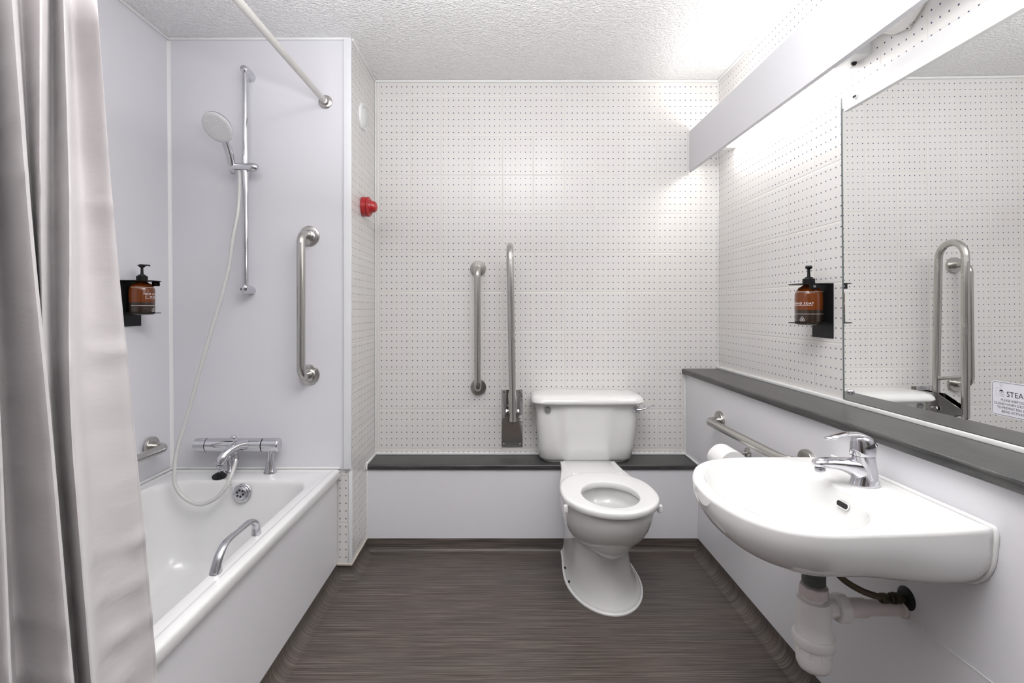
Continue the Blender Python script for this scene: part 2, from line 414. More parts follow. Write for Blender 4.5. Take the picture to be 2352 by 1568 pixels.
trim(MB().box(-.735, XD+.004, YE-.006, YE, .052, .064, .003), 'cream', 'cream silicone joint above the strip cove')

# ------------------------------------------------------------------ mirror
TH = .0075
def tilt(p):   # lean of the mirror about its bottom edge
    p = V(*p); return V(p.x-(p.z-.886)*TH, p.y, p.z)
mr_ = thing('wall_mirror', 'large frameless mirror on the right wall above the dark shelf', 'mirror', (1.12, .9, .886))
Y0m, Y1m, ZT = -.35, 1.649, 1.87
back = [tilt((1.1235, y, z)) for y, z in ((Y0m, .886), (Y1m, .886), (Y1m, ZT), (Y0m, ZT))]
frontv = [tilt((1.117, y, z)) for y, z in ((Y0m, .886), (Y1m, .886), (Y1m, ZT), (Y0m, ZT))]
MB().add(frontv, [(0, 1, 2, 3)]).build('mirror_pane', 'mirror', mr_, smooth=0)
MB().add([v for v in back]+[v+V(.0004, 0, 0) for v in frontv], [(0, 1, 2, 3), (0, 1, 5, 4), (1, 2, 6, 5), (2, 3, 7, 6), (3, 0, 4, 7)]).add([frontv[1]+V(-.0003, 0, 0), frontv[1]+V(-.0003, -.0075, 0), frontv[2]+V(-.0003, -.0075, 0), frontv[2]+V(-.0003, 0, 0)], [(0, 1, 2, 3)]).build('mirror_edge', 'mirror_edge', mr_, smooth=0)
for y in (1.46*K,):
    MB().lathe([(.009, 0), (.009, .004), (.006, .010), (.0, .011)], (1.117, y, .915), (-1, 0, 0)).build('mirror_screw', 'chrome', mr_)
bd = thing('mirror_top_board', 'white painted batten along the top edge of the mirror', 'board', (1.11, .9, 1.83))
MB().add(*[[(1.1025, -.35, 1.818), (1.127, -.35, 1.818), (1.127, 1.624, 1.818), (1.1025, 1.624, 1.818), (1.1025, -.35, 1.882), (1.127, -.35, 1.882), (1.127, 1.624, 1.882), (1.1025, 1.624, 1.882)],
  [(0, 1, 2, 3), (4, 5, 6, 7), (0, 1, 5, 4), (1, 2, 6, 5), (2, 3, 7, 6), (3, 0, 4, 7)]]).build('batten', 'board', bd, smooth=0)
MB().lathe([(.010, 0), (.010, .001), (.007, .005), (.0, .0055)], (1.1025, 1.565, 1.843), (-1, 0, 0)).build('screw_cap', 'lampw', bd)
MB().box(1.0955, 1.0985, 1.560, 1.573, 1.840, 1.8455).build('screw', 'dark', bd, smooth=0)

# sticker on the mirror
st = thing('steam_warning_sticker', 'white STEAM warning sticker with black lettering stuck on the mirror', 'sticker', (1.116, 1.1, .94))
sy1 = 1155*1.117/(2279-1154); sz_top = H-(872-710)/1007; sz_bot = H-(950-710)/1007
SW, SHt = .104, sz_top-sz_bot
def stk(x, y, d=0):    # x to the right in the picture = towards the viewer
    return tilt((1.1166-d, sy1-x, sz_bot+y))
rr_ = rrect(0, SW, 0, SHt, .007, 0, 6)
MB().loft([[stk(p.x, p.y, 0) for p in rr_], [stk(p.x, p.y, .0004) for p in rr_]]).build('sticker_sheet', 'sticker', st, smooth=0)
outer = rrect(.002, SW-.002, .002, SHt-.002, .0062, 0, 6); inner = rrect(.0028, SW-.0028, .0028, SHt-.0028, .0054, 0, 6)
MB().loft([[stk(p.x, p.y, .0006) for p in outer], [stk(p.x, p.y, .0006) for p in inner]], False, False).build('border_line', 'ink', st, smooth=0)
def stext(tx, x, y, size, al='LEFT', nm='lettering', mm='ink', wx=1.0): text_mesh(tx, size, lambda a, b: stk(x+a*wx, y+b, .0007), nm, mm, st, al)
stext('STEAM', .034, SHt*.585, .0165)
for i, (tx, yy) in enumerate((('PLEASE KEEP DOOR', .445), ('CLOSED WHEN SHOWERING', .335), ('TO PREVENT FIRE ALARM', .225), ('BEING ACTIVATED', .115))):
    stext(tx, .052, SHt*yy-.0005, .0074, 'CENTER', wx=.93)
ic = MB()
ic.add([stk(.0105, SHt*.56, .0007), stk(.0112, SHt*.56, .0007), stk(.0112, SHt*.80, .0007), stk(.0105, SHt*.80, .0007)], [(0, 1, 2, 3)])
ic.add([stk(.0105, SHt*.79, .0007), stk(.0225, SHt*.79, .0007), stk(.0225, SHt*.80, .0007), stk(.0105, SHt*.80, .0007)], [(0, 1, 2, 3)])
for k in range(3):
    for j in range(6):
        a0, a1 = j/6, (j+1)/6; xx = .0195+k*.0026; w_ = .0008
        f = lambda a: xx+.0009*math.sin(a*2*PI*1.3)
        ic.add([stk(f(a0), SHt*(.83+.13*a0), .0007), stk(f(a0)+w_, SHt*(.83+.13*a0), .0007), stk(f(a1)+w_, SHt*(.83+.13*a1), .0007), stk(f(a1), SHt*(.83+.13*a1), .0007)], [(0, 1, 2, 3)])
ic.build('steam_symbol', 'greyink', st, smooth=0)
ic = MB()
ic.add([stk(.018, SHt*.715, .0008), stk(.028, SHt*.715, .0008), stk(.0255, SHt*.755, .0008), stk(.0205, SHt*.755, .0008)], [(0, 1, 2, 3)])
for r in range(3):
    for c in range(5):
        x = .0178-r*.0005+c*(.0024+r*.0002); y = SHt*(.675-r*.05)
        ic.add([stk(x, y, .0008), stk(x+.0011, y, .0008), stk(x+.0011, y+.0011, .0008), stk(x, y+.0011, .0008)], [(0, 1, 2, 3)])
ic.build('shower_symbol', 'ink', st, smooth=0)

# ------------------------------------------------------------------ pelmet, lamp, cable
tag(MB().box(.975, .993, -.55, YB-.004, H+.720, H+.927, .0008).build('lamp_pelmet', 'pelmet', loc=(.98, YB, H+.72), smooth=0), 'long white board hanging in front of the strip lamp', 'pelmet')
lp = thing('strip_lamp', 'lit white strip lamp mounted on the right wall behind the pelmet board', 'lamp', (1.1, 1.9, 1.96))
def lamp_end(y0, y1):
    prof = [(1.127, 1.96), (1.084, 1.96), (1.076, 1.965), (1.070, 1.99), (1.070, 2.04), (1.078, 2.05), (1.127, 2.05)]
    return MB().loft([[V(x, y, z) for x, z in prof] for y in (y0, y1)])
e1 = lamp_end(1.39*K, 1.48*K).build('end_cap', 'lampw', lp, smooth=30)
lamp_end(2.42, 2.47).build('end_cap', 'lampw', lp, smooth=30)
lamp_end(1.481*K, 2.419).build('diffuser', 'glow', lp, smooth=30)
MB().lathe([(.008, -.002), (.008, .004), (.005, .009), (0, .010)], (1.112, 1.44*K, 1.96), (0, 0, -1)).build('pull_switch', 'blackp', lp)
cb = thing('lamp_cable', 'thin white cable clipped to the tiles beside the strip lamp', 'cable', (1.12, 1.25*K, 1.96))
MB().tube(spline([(1.123, 1.17*K, 2.06), (1.123, 1.205*K, 1.999), (1.123, 1.245*K, 1.966), (1.123, 1.27*K, 1.961), (1.123, 1.31*K, 1.972), (1.123, 1.343*K, 1.995), (1.123, 1.392*K, 2.01)], 6), .0028, 8).build('flex', 'cable', cb)
MB().box(1.119, 1.127, 1.252*K, 1.262*K, 1.952, 1.966, .001).build('cable_clip', 'cable', cb)
MB().lathe([(.0018, 0), (.0018, .002), (0, .0021)], (1.119, 1.257*K, 1.955), (-1, 0, 0), 8).build('nail', 'bronze', cb)

# ------------------------------------------------------------------ grab rails
def flange(mb, c, n, r, t=.012):
    return mb.lathe([(r, 0), (r, t*.6), (r*.93, t), (r*.55, t*1.1), (r*.45, t*1.7)], c, n, 40)
def grab_rail(p0, p1, n, off, rb, rf, label, dome=False, bend=.045, screws=True):
    p0 = V(*p0); p1 = V(*p1); n = V(*n).normalized()
    g = thing('grab_rail', label, 'grab rail', p0[:], 'steel grab rails')
    path = round_path([p0+n*.002, p0+n*off, p1+n*off, p1+n*.002], bend, 10)
    MB().tube(path, rb, 20).build('bar', 'steel', g)
    for p in (p0, p1):
        mb = MB()
        if dome: mb.lathe([(rf, 0), (rf, .003), (rf*.97, .006), (rf*.9, .0075), (rf*.62, .0085), (rf*.55, .012), (rf*.43, .015)], p, n, 40)
        else: mb.lathe([(rf, 0), (rf, .010), (rf*.96, .0125), (rb+.003, .0135), (rb+.003, .018)], p, n, 40)
        fl = mb.build('flange', 'steel', g)
        if screws:
            ref = V(0, 0, 1) if abs(n.z) < .9 else V(1, 0, 0); a = n.cross(ref); ref = V(0, 0, 1)
            for q in (.45, 2.5, 4.6):
                c = p+(a*math.cos(q)+ref*math.sin(q))*rf*.76+n*.007
                MB().lathe([(.0045, 0), (.0042, .002), (.001, .0026), (.0008, .0014), (0, .0014)], c, n, 12).build('screw', 'chrome', fl)
    return g
grab_rail((-.85, YE, H+.322), (-.85, YE, H-.288), (-.0, -1, 0), .085*K, .0175, .0455, 'upright worn steel grab rail on the white panel above the bath taps', dome=True)
grab_rail((-.127, YB, H+.211), (-.125, YB, H-.405), (0, -1, 0), .08*K, .0165, .041, 'upright steel grab rail on the dotted back wall left of the toilet', screws=False)
grab_rail((XB, 1.99*K, H-.486), (XB, 1.42*K, H-.478), (-1, 0, 0), .062, .0165, .041, 'level steel grab rail on the right boxing between toilet and basin', screws=False)
grab_rail((XLb-.001, 1.875*K, H-.565), (XLb-.001, 1.30*K, H-.565), (1, 0, 0), .072, .0165, .040, 'level steel grab rail low on the left wall above the bath', screws=False)

# fold-up rail
fr = thing('folding_support_rail', 'tall double steel folding support rail standing upright beside the cistern', 'grab rail', (.05, YB, .46))
MB().box(-.005, .105, YB-.005, YB, .462, .764, .002).build('wall_plate', 'polished', fr)
for x in (.008, .092):
    for z in (.476, .612, .75):
        MB().lathe([(.006, 0), (.005, .003), (0, .0035)], (x, YB-.005, z), (0, -1, 0), 14).build('bolt', 'chrome', fr)
yf, yr = 2.152*K, 2.285*K
path = [(.047, yf, .652), (.033, yf+.004, 1.42)]
arc = []
zc = 1.415; rc = (yr-yf)/2
pts = [(.050, yf-.003, .651)]
for k in range(7):
    q = k/6; pts.append((.050-.013*q, yf-.003+.003*q, .651+(zc-.651)*q))
for k in range(1, 13):
    a = PI*k/12; pts.append((.036, yf+rc-rc*math.cos(a), zc+rc*math.sin(a)))
for k in range(1, 8):
    q = k/7; pts.append((.037+.013*q, yr+.012*q, zc+(.70-zc)*q))
MB().tube(pts, .0165, 20).build('arm_tube', 'steel', fr)
MB().tube([(.047, yf, .845), (.047, yr+.006, .815)], .008, 14).build('cross_tube', 'steel', fr)
for sx in (-1, 1):
    x = .050+sx*.019
    rg = [(YB-.006, .60), (YB-.006, .745), (yr-.02, .745), (yf+.02, .70), (yf-.006, .69), (yf-.006, .665), (yf+.03, .655), (yr, .61)]
    MB().loft([[V(x-.0015, y, z) for y, z in rg], [V(x+.0015, y, z) for y, z in rg]]).build('hinge_cheek', 'polished', fr, smooth=0)
MB().tube([(.018, yr+.01, .668), (.082, yr+.01, .668)], .006, 12).lathe([(.011, 0), (.011, .005), (0, .006)], (.077, yr-.02, .672), (1, 0, 0), 6).lathe([(.011, 0), (.011, .005), (0, .006)], (.023, yr-.02, .672), (-1, 0, 0), 6).build('hinge_pin', 'chrome', fr)

# ------------------------------------------------------------------ bath
bt = thing('bathtub', 'white bathtub with flat side panel along the left wall', 'bathtub', (-1.08, 1.4, 0))
bx0, bx1, by0, by1 = XLb-.004, -.711, .50, YE-.002
R_ = []
def br(i, z, r): R_.append(rrect(bx0+i, bx1-i, by0+i, by1-i, r, z, 8))
br(.010, .444, .012); br(.001, .4445, .014); br(0, .447, .014); br(0, .470, .016); br(.002, .4755, .016); br(.007, .4785, .016); br(.024, .4805, .016); br(.027, .4800, .018); br(.031, .4770, .02); br(.036, .4768, .02)
ix0, ix1, iy0, iy1 = -1.392, -.779, .60, 1.868*K
def bi(i, z, r, fx=0): R_.append(rrect(ix0+i*1.0, ix1-i, iy0+i*2.2, iy1-i*.75, r, z, 8))
bi(-.006, .4785, .115); bi(-.001, .4765, .112); bi(.005, .468, .11); bi(.010, .45, .11); bi(.028, .34, .11); bi(.045, .24, .11); bi(.062, .18, .11); bi(.085, .148, .10); bi(.112, .135, .08); bi(.125, .133, .07)
MB().loft(R_, False, True).build('tub', 'acrylic', bt, smooth=50)
MB().box(XP-.012, XP, .50, YE-.006, .052, .4415, .001).build('side_panel', 'panel_plain', bt, smooth=0)
bead = MB().box(bx0-.002, bx0+.008, .5, by1, .478, .487, .003).box(bx0, bx1-.004, by1-.007, by1+.001, .478, .487, .003)
bead.build('silicone_joint', 'bead', bt)
# overflow
oc_ = V(-1.059, 1.850*K, .434); on = V(0, -1, .18).normalized()
ov = MB().lathe([(.037, -.004), (.037, .002), (.035, .004), (.030, .0045), (.026, .003), (.0255, .010), (.024, .011)], oc_, on, 40).build('overflow_cover', 'chrome', bt)
ax = on.cross(V(0, 0, 1)).normalized(); ay = ax.cross(on)
MB().lathe([(.0235, .004), (.0225, .014), (.020, .0155), (0, .0155)], oc_, on, 32).build('overflow_grille', 'chrome_s', ov)
for k in range(6):
    a = PI/3*k+.3; c = oc_+(ax*math.cos(a)+ay*math.sin(a))*.0125+on*.0150
    MB().lathe([(.0044, 0), (.0044, .0009), (0, .0009)], c, on, 14).build('drain_hole', 'dark', ov)
# grip handle on rim
gx = -.765
pp = [(gx, 1.215*K, .479), (gx+.001, 1.218*K, .500), (gx+.002, 1.232*K, .523), (gx+.002, 1.262*K, .538), (gx, 1.32*K, .5365), (gx-.002, 1.375*K, .535), (gx-.002, 1.402*K, .525), (gx-.003, 1.418*K, .505), (gx-.004, 1.422*K, .479)]
rads = [(.020, .015), (.012, .0125), (.009, .012), (.0075, .0105), (.0065, .0095), (.0075, .0105), (.009, .012), (.011, .0125), (.018, .014)]
sp_ = spline(pp, 5); rr2 = [tuple(rads[min(i//5, 8)][j]*(1-(i % 5)/5)+rads[min(i//5+1, 8)][j]*((i % 5)/5) for j in (0, 1)) for i in range(len(sp_))]
MB().tube(sp_, rr2, 18).build('grip_handle', 'chrome_s', bt)

# bath mixer
my = 1.955*K; mz = H-.582
mx = thing('bath_shower_mixer', 'chrome bath and shower mixer standing on the rim at the tap end', 'tap', (-1.12, my, .48))
def xcyl(x0, x1, r, e=.003): return MB().lathe([(r-e, 0), (r, e), (r, x1-x0-e), (r-e, x1-x0)], (x0, my, mz), (1, 0, 0), 40)
xcyl(-1.266, -1.030, .0285, .0006).build('body', 'chrome', mx)
xcyl(-1.030, -1.0285, .0275, 0).build('joint_ring', 'dark', mx)
xcyl(-1.0285, -.958, .0295, .004).build('control_knob', 'chrome', mx)
mb = MB(); rg = []
for x, r, am in ((-1.3180, .0240, 0), (-1.316, .027, .0), (-1.30, .0285, .0025), (-1.28, .0290, .0012), (-1.268, .0290, 0)):
    rg.append([V(x, my+(r-am*(.5+.5*math.cos(12*q)))*math.cos(q), mz+(r-am*(.5+.5*math.cos(12*q)))*math.sin(q)) for q in [2*PI*k/72 for k in range(72)]])
mb.loft(rg).build('temperature_knob', 'chrome', mx)
for lx in (-.998, -1.178):
    MB().lathe([(.0275, 0), (.0275, .003), (.0245, .010), (.0185, .03), (.0140, .055), (.0125, .085), (.0135, .10)], (lx, my+.002, .4785), (0, 0, 1), 32).build('leg', 'chrome', mx)
MB().tube([(-1.098, my-.012, mz+.006), (-1.112, my-.045, mz+.010), (-1.125, my-.075, mz+.002), (-1.138, my-.100, mz-.012), (-1.146, my-.116, mz-.036), (-1.147, my-.118, mz-.048)],
          [(.020, .026), (.018, .020), (.017, .017), (.017, .019), (.019, .021), (.017, .020)], 24).build('spout', 'chrome', mx)
MB().lathe([(.0150, 0), (.0150, .008), (.0135, .009)], (-1.146, my-.117, mz-.058), (0, 0, 1), 24).build('aerator', 'chrome_s', mx)
MB().lathe([(.0045, 0), (.0045, .024), (.0115, .0245), (.013, .027), (.013, .040), (.011, .0425), (0, .043)], (-1.118, my-.062, mz+.012), (-.05, -.1, 1), 28).build('diverter_knob', 'chrome', mx)
hx0 = V(-1.117, my-.052, mz-.040)
MB().lathe([(.012, 0), (.012, .014), (.0105, .016), (.0105, .035)], hx0+V(0, 0, -.01), (0, 0, 1), 6).build('hose_nut', 'chrome', mx)
tag(MB().tube(spline([(-1.1255, 1.945*K, 1.770), (-1.118, 1.935*K, 1.73), (-1.112, 1.915*K, 1.60), (-1.1265, 1.90*K, 1.47), (-1.146, 1.89*K, 1.307), (-1.204, 1.865*K, 1.055), (-1.262, 1.84*K, .793), (-1.300, 1.82*K, .62), (-1.302, 1.805*K, .525), (-1.290, 1.80*K, .475), (-1.255, 1.80*K, .432), (-1.197, 1.80*K, .409), (-1.135, 1.802*K, .432), (-1.096, 1.81*K, .480), (-1.090, 1.85*K, .54), (hx0.x, hx0.y, hx0.z-.008)], 10), .0074, 14).build('shower_hose', 'hose', loc=(-1.12, 1.9*K, .37)), 'pale translucent shower hose looping down into the bath', 'hose')
# plug and chain
pg = thing('bath_plug', 'black rubber plug on a fine chain resting on the bath rim', 'plug', (-1.185, 1.88*K+.03, .4785))
pc = V(-1.176, 1.895*K, .4790)
MB().lathe([(.024, 0), (.027, .002), (.0285, .012), (.0275, .0145), (.012, .015), (.010, .019), (0, .019)], pc, (-.12, -.22, 1), 36).build('stopper', 'blackp', pg)
MB().tube(spline([pc+V(-.006, -.006, .018), pc+V(-.004, -.010, .026), pc+V(.004, -.010, .026), pc+V(.006, -.006, .018)], 5), .0012, 8).build('pull_ring', 'chrome', pg)
ch = MB(); cp = spline([pc+V(0, -.010, .027), pc+V(.010, -.016, .050), pc+V(.030, -.020, .030), (-1.125, 1.875*K, .497), (-1.110, 1.860*K, .468), (-1.090, 1.852*K, .442)], 12)
acc = []; dist = 0
for i in range(1, len(cp)):
    seg = (cp[i]-cp[i-1]).length
    dist += seg
    if dist > .0052:
        acc.append((cp[i], (cp[i]-cp[i-1]).normalized())); dist = 0
for i, (p, d) in enumerate(acc):
    s1 = d.cross(V(0, 0, 1)).normalized() if i % 2 else d.cross(V(1, 0, .1)).normalized()
    pts = [p+d*math.cos(q)*.0038+s1*math.sin(q)*.0024 for q in [2*PI*k/12 for k in range(13)]]
    ch.tube(pts, .0007, 6)
ch.build('chain', 'chrome', pg)

# ------------------------------------------------------------------ shower rail, slider and handset
RX, RY = -1.101, 1.949*K
sr = thing('shower_riser_rail', 'tall chrome shower riser rail on the white panel over the bath', 'shower rail', (RX, YE, 1.25))
MB().tube([(RX, RY, 1.262), (RX, RY, 2.20)], .0125, 24).build('rail', 'chrome', sr)
for z in (1.268, 2.203):
    MB().tube([(RX-.004, YE, z-.006), (RX, YE-.02, z-.003), (RX, RY-.006, z), (RX, RY-.016, z), (RX, RY-.021, z)], [(.0185, .0185), (.0185, .0185), (.0185, .0185), (.015, .015), (.006, .006)], 24).build('bracket', 'chrome', sr)
sz = 1.787
sl = thing('shower_slider', 'chrome slider clamped on the riser rail holding the shower head', 'shower holder', (RX, RY, sz))
MB().lathe([(.010, -.071), (.017, -.067), (.0185, -.06), (.019, -.02), (.0185, .0), (.0195, .03), (.018, .045), (.012, .054), (0, .057)], (RX, RY, sz), (1, 0, 0), 32).build('clamp', 'chrome', sl)
MB().lathe([(.0178, 0), (.0178, .001)], (RX-.021, RY, sz), (1, 0, 0), 32, cap0=False, cap1=False).build('joint_line', 'dark', sl)
hs = thing('shower_handset', 'round shower head with pale spray face and chrome handle', 'shower head', (-1.15, RY, sz))
hb = V(-1.1565, 1.950*K, 1.780); hc = V(-1.144, 1.825*K, 1.909); nn = V(-.17, -.74, -.65).normalized()
dn_ = (hb-hc)-nn*(hb-hc).dot(nn); dn_.normalize(); pe = hc-nn*.026+dn_*.050
MB().tube(spline([hb+V(.0025, .0, -.012), hb, hb+(pe-hb)*.45+V(0, .008, .0), pe, hc-nn*.027], 6), [.0125+.0035*min(1, i/14) if i < 18 else .0160+.002*(i-18)/6 for i in range(25)], 22).build('handle', 'chrome', hs)
MB().lathe([(.020, -.030), (.045, -.022), (.0615, -.010), (.0635, -.003), (.0625, 0)], hc, nn, 48).build('head_shell', 'chrome', hs)
fc = MB().lathe([(.0625, -.001), (.0625, .002), (.060, .0042), (.05, .005), (.018, .0042), (0, .004)], hc, nn, 48).build('spray_face', 'spray', hs)
ax = nn.cross(V(0, 0, 1)).normalized(); ay = ax.cross(nn); nz_ = MB()
for r, n in ((.007, 6), (.022, 12), (.032, 16), (.042, 22), (.051, 26)):
    for k in range(n):
        a = 2*PI*k/n+r*40; nz_.lathe([(.0015, 0), (.0011, .0022), (0, .0023)], hc+(ax*math.cos(a)+ay*math.sin(a))*r+nn*.0040, nn, 8)
nzo = nz_.build('nozzles', 'acrylic', fc); nzo['kind'] = 'stuff'

# ------------------------------------------------------------------ curtain rod and curtain
rd = thing('curtain_rod', 'pale metal curtain rod reaching the white panel above the bath', 'curtain rod', (-.779, YE, H+.912))
MB().tube([(-.779, YF, H+.90), (-.779, YE-.004, H+.912)], .0128, 24).build('rod', 'rod', rd)
MB().lathe([(.0300, 0), (.0300, .004), (.027, .007), (.018, .009), (.0175, .03), (.0135, .032)], (-.779, YE, H+.912), (0, -1, 0), 36).build('wall_flange', 'steel', rd)
LV = [0, 500, 900, 1568]
keys = [([218, 255, 292, 354], -.775, -.690), ([160, 178, 186, 233], -.835, -.700), ([148, 165, 159, 213], -.745, -.610), ([119, 119, 126, 180], -.80, -.680),
        ([96, 93, 101, 168], -.735, -.650), ([45, 74, 106, 158], -.785, -.680), ([27, 64, 105, 163], -.715, -.600), ([-42, -12, 2, 38], -.81, -.700), ([-52, -28, -6, 21], -.74, -.600),
        ([-150, -110, -95, -60], -.81, -.69), ([-175, -150, -140, -100], -.74, -.60), ([-330, -300, -290, -250], -.81, -.69), ([-360, -350, -330, -290], -.74, -.60), ([-600, -600, -600, -560], -.81, -.69), ([-640, -640, -640, -600], -.74, -.60)]
def keypos(k, z):
    us, xt, xb = keys[k]
    lev = []
    for u, y in zip(us, LV):
        X = xt+(xb-xt)*(y/1568); Y = X*1155/(u-1154); lev.append((H+(710-y)*Y/1155, X, Y))
    lev = lev[::-1]
    if z <= lev[0][0]: a, b = lev[0], lev[1]
    elif z >= lev[-1][0]: a, b = lev[-2], lev[-1]
    else:
        for i in range(3):
            if lev[i][0] <= z <= lev[i+1][0]: a, b = lev[i], lev[i+1]; break
    t = (z-a[0])/(b[0]-a[0]); X = a[1]+(b[1]-a[1])*t; Y = a[2]+(b[2]-a[2])*t
    return V(X, Y, z)
rows = 150; CU = []
z0c, z1c = .14, H+.885
for r in range(rows+1):
    z = z1c+(z0c-z1c)*r/rows
    # average over a window of heights so the fold lines bend softly
    kp = []
    for k in range(len(keys)):
        acc_ = V(0, 0, 0)
        for dz in (-.10, -.05, 0, .05, .10): acc_ += keypos(k, z+dz)
        acc_ /= 5; acc_.z = z
        if z > 1.9:
            q = (z-1.9)/.165; acc_.x = acc_.x*(1-.5*q)-.779*.5*q
        kp.append(acc_)
    row = spline([kp[0]+V(-.012, .016, 0), kp[0]+V(-.001, .004, 0)]+kp, 9)
    out = []
    for j, p in enumerate(row):
        q = V(p.x*6, p.y*9, z*3.2)
        d = noise.noise(q)*.005+noise.noise(V(p.x*14, p.y*16, z*14+3))*.0022
        for zc_, am in ((1.375, .004), (1.10, .003), (.74, .004), (.66, .005), (.58, .007), (.50, .006), (.43, .007), (.36, .006)):
            zz = z-zc_-.02*noise.noise(V(p.y*12, 3, zc_)); d += 1.8*am*math.exp(-(zz/.015)**2)*(.5+noise.noise(V(p.y*20, p.x*20, zc_*7)))
        out.append(p+V(d*.7, -d*.7, 0))
    CU.append(out)
cm = MB().loft(CU, False, False, closed=False).mesh('curtain')
cu = link('shower_curtain', cm, 'curtain', loc=(-.75, .75, z0c), smooth=60)
tag(cu, 'pearly grey shower curtain gathered in folds at the left', 'curtain')
so = cu.modifiers.new('thick', 'SOLIDIFY'); so.thickness = .0012

# ------------------------------------------------------------------ soap dispensers
def dispenser(cx, cy, z0, zt, side, lines, lab_b, lab_d, spout_dir, face_ang, wallx):
    """side: +1 bracket fixed on the wall at +X, -1 on the wall at -X"""
    br_ = thing('dispenser_bracket', lab_b, 'bracket', (wallx, cy, z0-.05), 'black soap bottle brackets')
    yb0, yb1 = cy-.058, cy+.058
    xw = wallx; xi = cx-side*.058
    t_ = .0025
    MB().box(min(xw, xw-side*t_), max(xw, xw-side*t_), yb0, yb1, z0-.045, zt, .001).build('back_plate', 'black', br_, smooth=0)
    def ringplate(z, rh, nm):
        mb = MB(); n = 64; x0, x1 = min(xi, xw), max(xi, xw)
        hole = []; outl = []
        for k in range(n):
            a = 2*PI*k/n; c, s = math.cos(a), math.sin(a)
            hole.append((cx+rh*c, cy+rh*s))
            front = c*side < 0
            ux = abs(xi-cx) if front else abs(xw-cx); uy = .0515
            pw = 3.2 if front else 14      # rounded nose, square where it meets the plate
            tt = (abs(c/ux)**pw+abs(s/uy)**pw)**(-1/pw)
            outl.append((cx+c*tt, cy+s*tt))
        rings = [[V(*p, z) for p in hole], [V(*p, z) for p in outl], [V(*p, z+t_) for p in outl], [V(*p, z+t_) for p in hole], [V(*p, z) for p in hole]]
        return mb.loft(rings, False, False).build(nm, 'black', br_, smooth=0)
    ringplate(z0+.006, .0445, 'lower_plate'); up = ringplate(zt-t_, .0185, 'upper_plate')
    # locking tab under the top plate
    f = V(0, -1, 0)
    tx_, ty_ = (cx-.012, cy-.050) if side > 0 else (cx+.030, cy+.034)
    MB().box(tx_-.016, tx_+.016, ty_, ty_+.0025, zt-.020, zt-.002, .0008).build('lock_tab', 'black', br_)
    MB().lathe([(.0055, 0), (.0055, .002), (.0015, .0024), (0, .0014)], (tx_, ty_, zt-.011), (0, -1, 0), 16).build('lock', 'chrome_s', br_)
    b = thing('soap_bottle', lab_d, 'bottle', (cx, cy, z0), 'amber soap bottles')
    h = zt-z0; R = .0435; lvl = z0+h*.37
    body = [(R-.008, 0), (R-.002, .003), (R, .009), (R, h*.37)]
    MB().lathe(body, (cx, cy, z0), (0, 0, 1), 48).build('lower_body', 'soap', b)
    MB().lathe([(R, h*.37), (R, h-.038), (R-.003, h-.026), (R-.012, h-.014), (.020, h-.007), (.0165, h-.004), (.0165, h+.003)], (cx, cy, z0), (0, 0, 1), 48, cap0=False).build('upper_body', 'amber', b)
    MB().lathe([(.019, 0), (.0195, .002), (.0195, .017), (.0175, .0185), (.013, .019), (.0125, .023), (.006, .0235), (.005, .034), (.0045, .053)], (cx, cy, zt+.0005), (0, 0, 1), 28).build('pump_collar', 'blackp', b)
    tz = zt+.051; d = V(*spout_dir, 0).normalized()
    hd = MB().lathe([(.0055, 0), (.0105, .003), (.0110, .010), (.0095, .013), (0, .0135)], (cx, cy, tz), (0, 0, 1), 24)
    c0 = V(cx, cy, tz+.009)
    hd.tube([c0-d*.012, c0+d*.008, c0+d*.022, c0+d*.034, c0+d*.038+V(0, 0, -.003)], [(.003, .010), (.0038, .008), (.0032, .0055), (.0025, .004), (.0022, .0035)], 14)
    hd.build('pump_head', 'blackp', b)
    # print wrapped round the glass
    def wrap(off=.0006):
        return lambda a, y: (cx+(R+off)*math.cos(face_ang+a/R), cy+(R+off)*math.sin(face_ang+a/R), y)
    w0 = wrap()
    n = len(lines)
    for i, tx in enumerate(lines):
        zz = z0+h*.50+(n-1-i)*.0118-(.0 if n == 1 else .0005)
        text_mesh(tx, .0104, lambda a, y, zz=zz: w0(a, zz+y), 'lettering', 'label', b, 'CENTER', 1.25)
    def band(zc_, a0, a1, th_):
        mb = MB(); N = 40
        return mb.loft([[V(*w0((a0+(a1-a0)*k/N)*R, zc_+q)) for k in range(N+1)] for q in (-th_/2, th_/2)], False, False, closed=False)
    band(z0+h*.80, -1.9, 1.9, .0009).build('printed_line', 'label', b, smooth=0)
    band(z0+h*.27, -1.9, 1.9, .0009).build('printed_line', 'label', b, smooth=0)
    band(z0+h*.475, -.75, .75, .0007).build('printed_line', 'label', b, smooth=0)
    mk = MB()
    for k in range(3):
        a = PI/2+2*PI*k/3; px, py = .0042*math.cos(a), .0042*math.sin(a)
        N = 14; r1, r0 = .0045, .0036
        mk.loft([[V(*w0(px+r*math.cos(2*PI*q/N), z0+h*.14+py+r*math.sin(2*PI*q/N))) for q in range(N)] for r in (r0, r1)], False, False)
    mk.build('recycling_mark', 'label', b, smooth=0)
dispenser(1.077, 1.60*K, 1.125, 1.269, 1, ['HAND SOAP'], 'black metal bracket on the dotted tiles beside the mirror', 'amber hand soap bottle with black pump beside the mirror', (-.45, -1), PI+.56, XR)
dispenser(-1.4145, 1.786*K, 1.158, 1.292, -1, ['HAIR & BODY', 'WASH'], 'black metal bracket on the white left wall by the curtain', 'amber hair and body wash bottle with black pump by the curtain', (1, -.25), .04, -1.461)

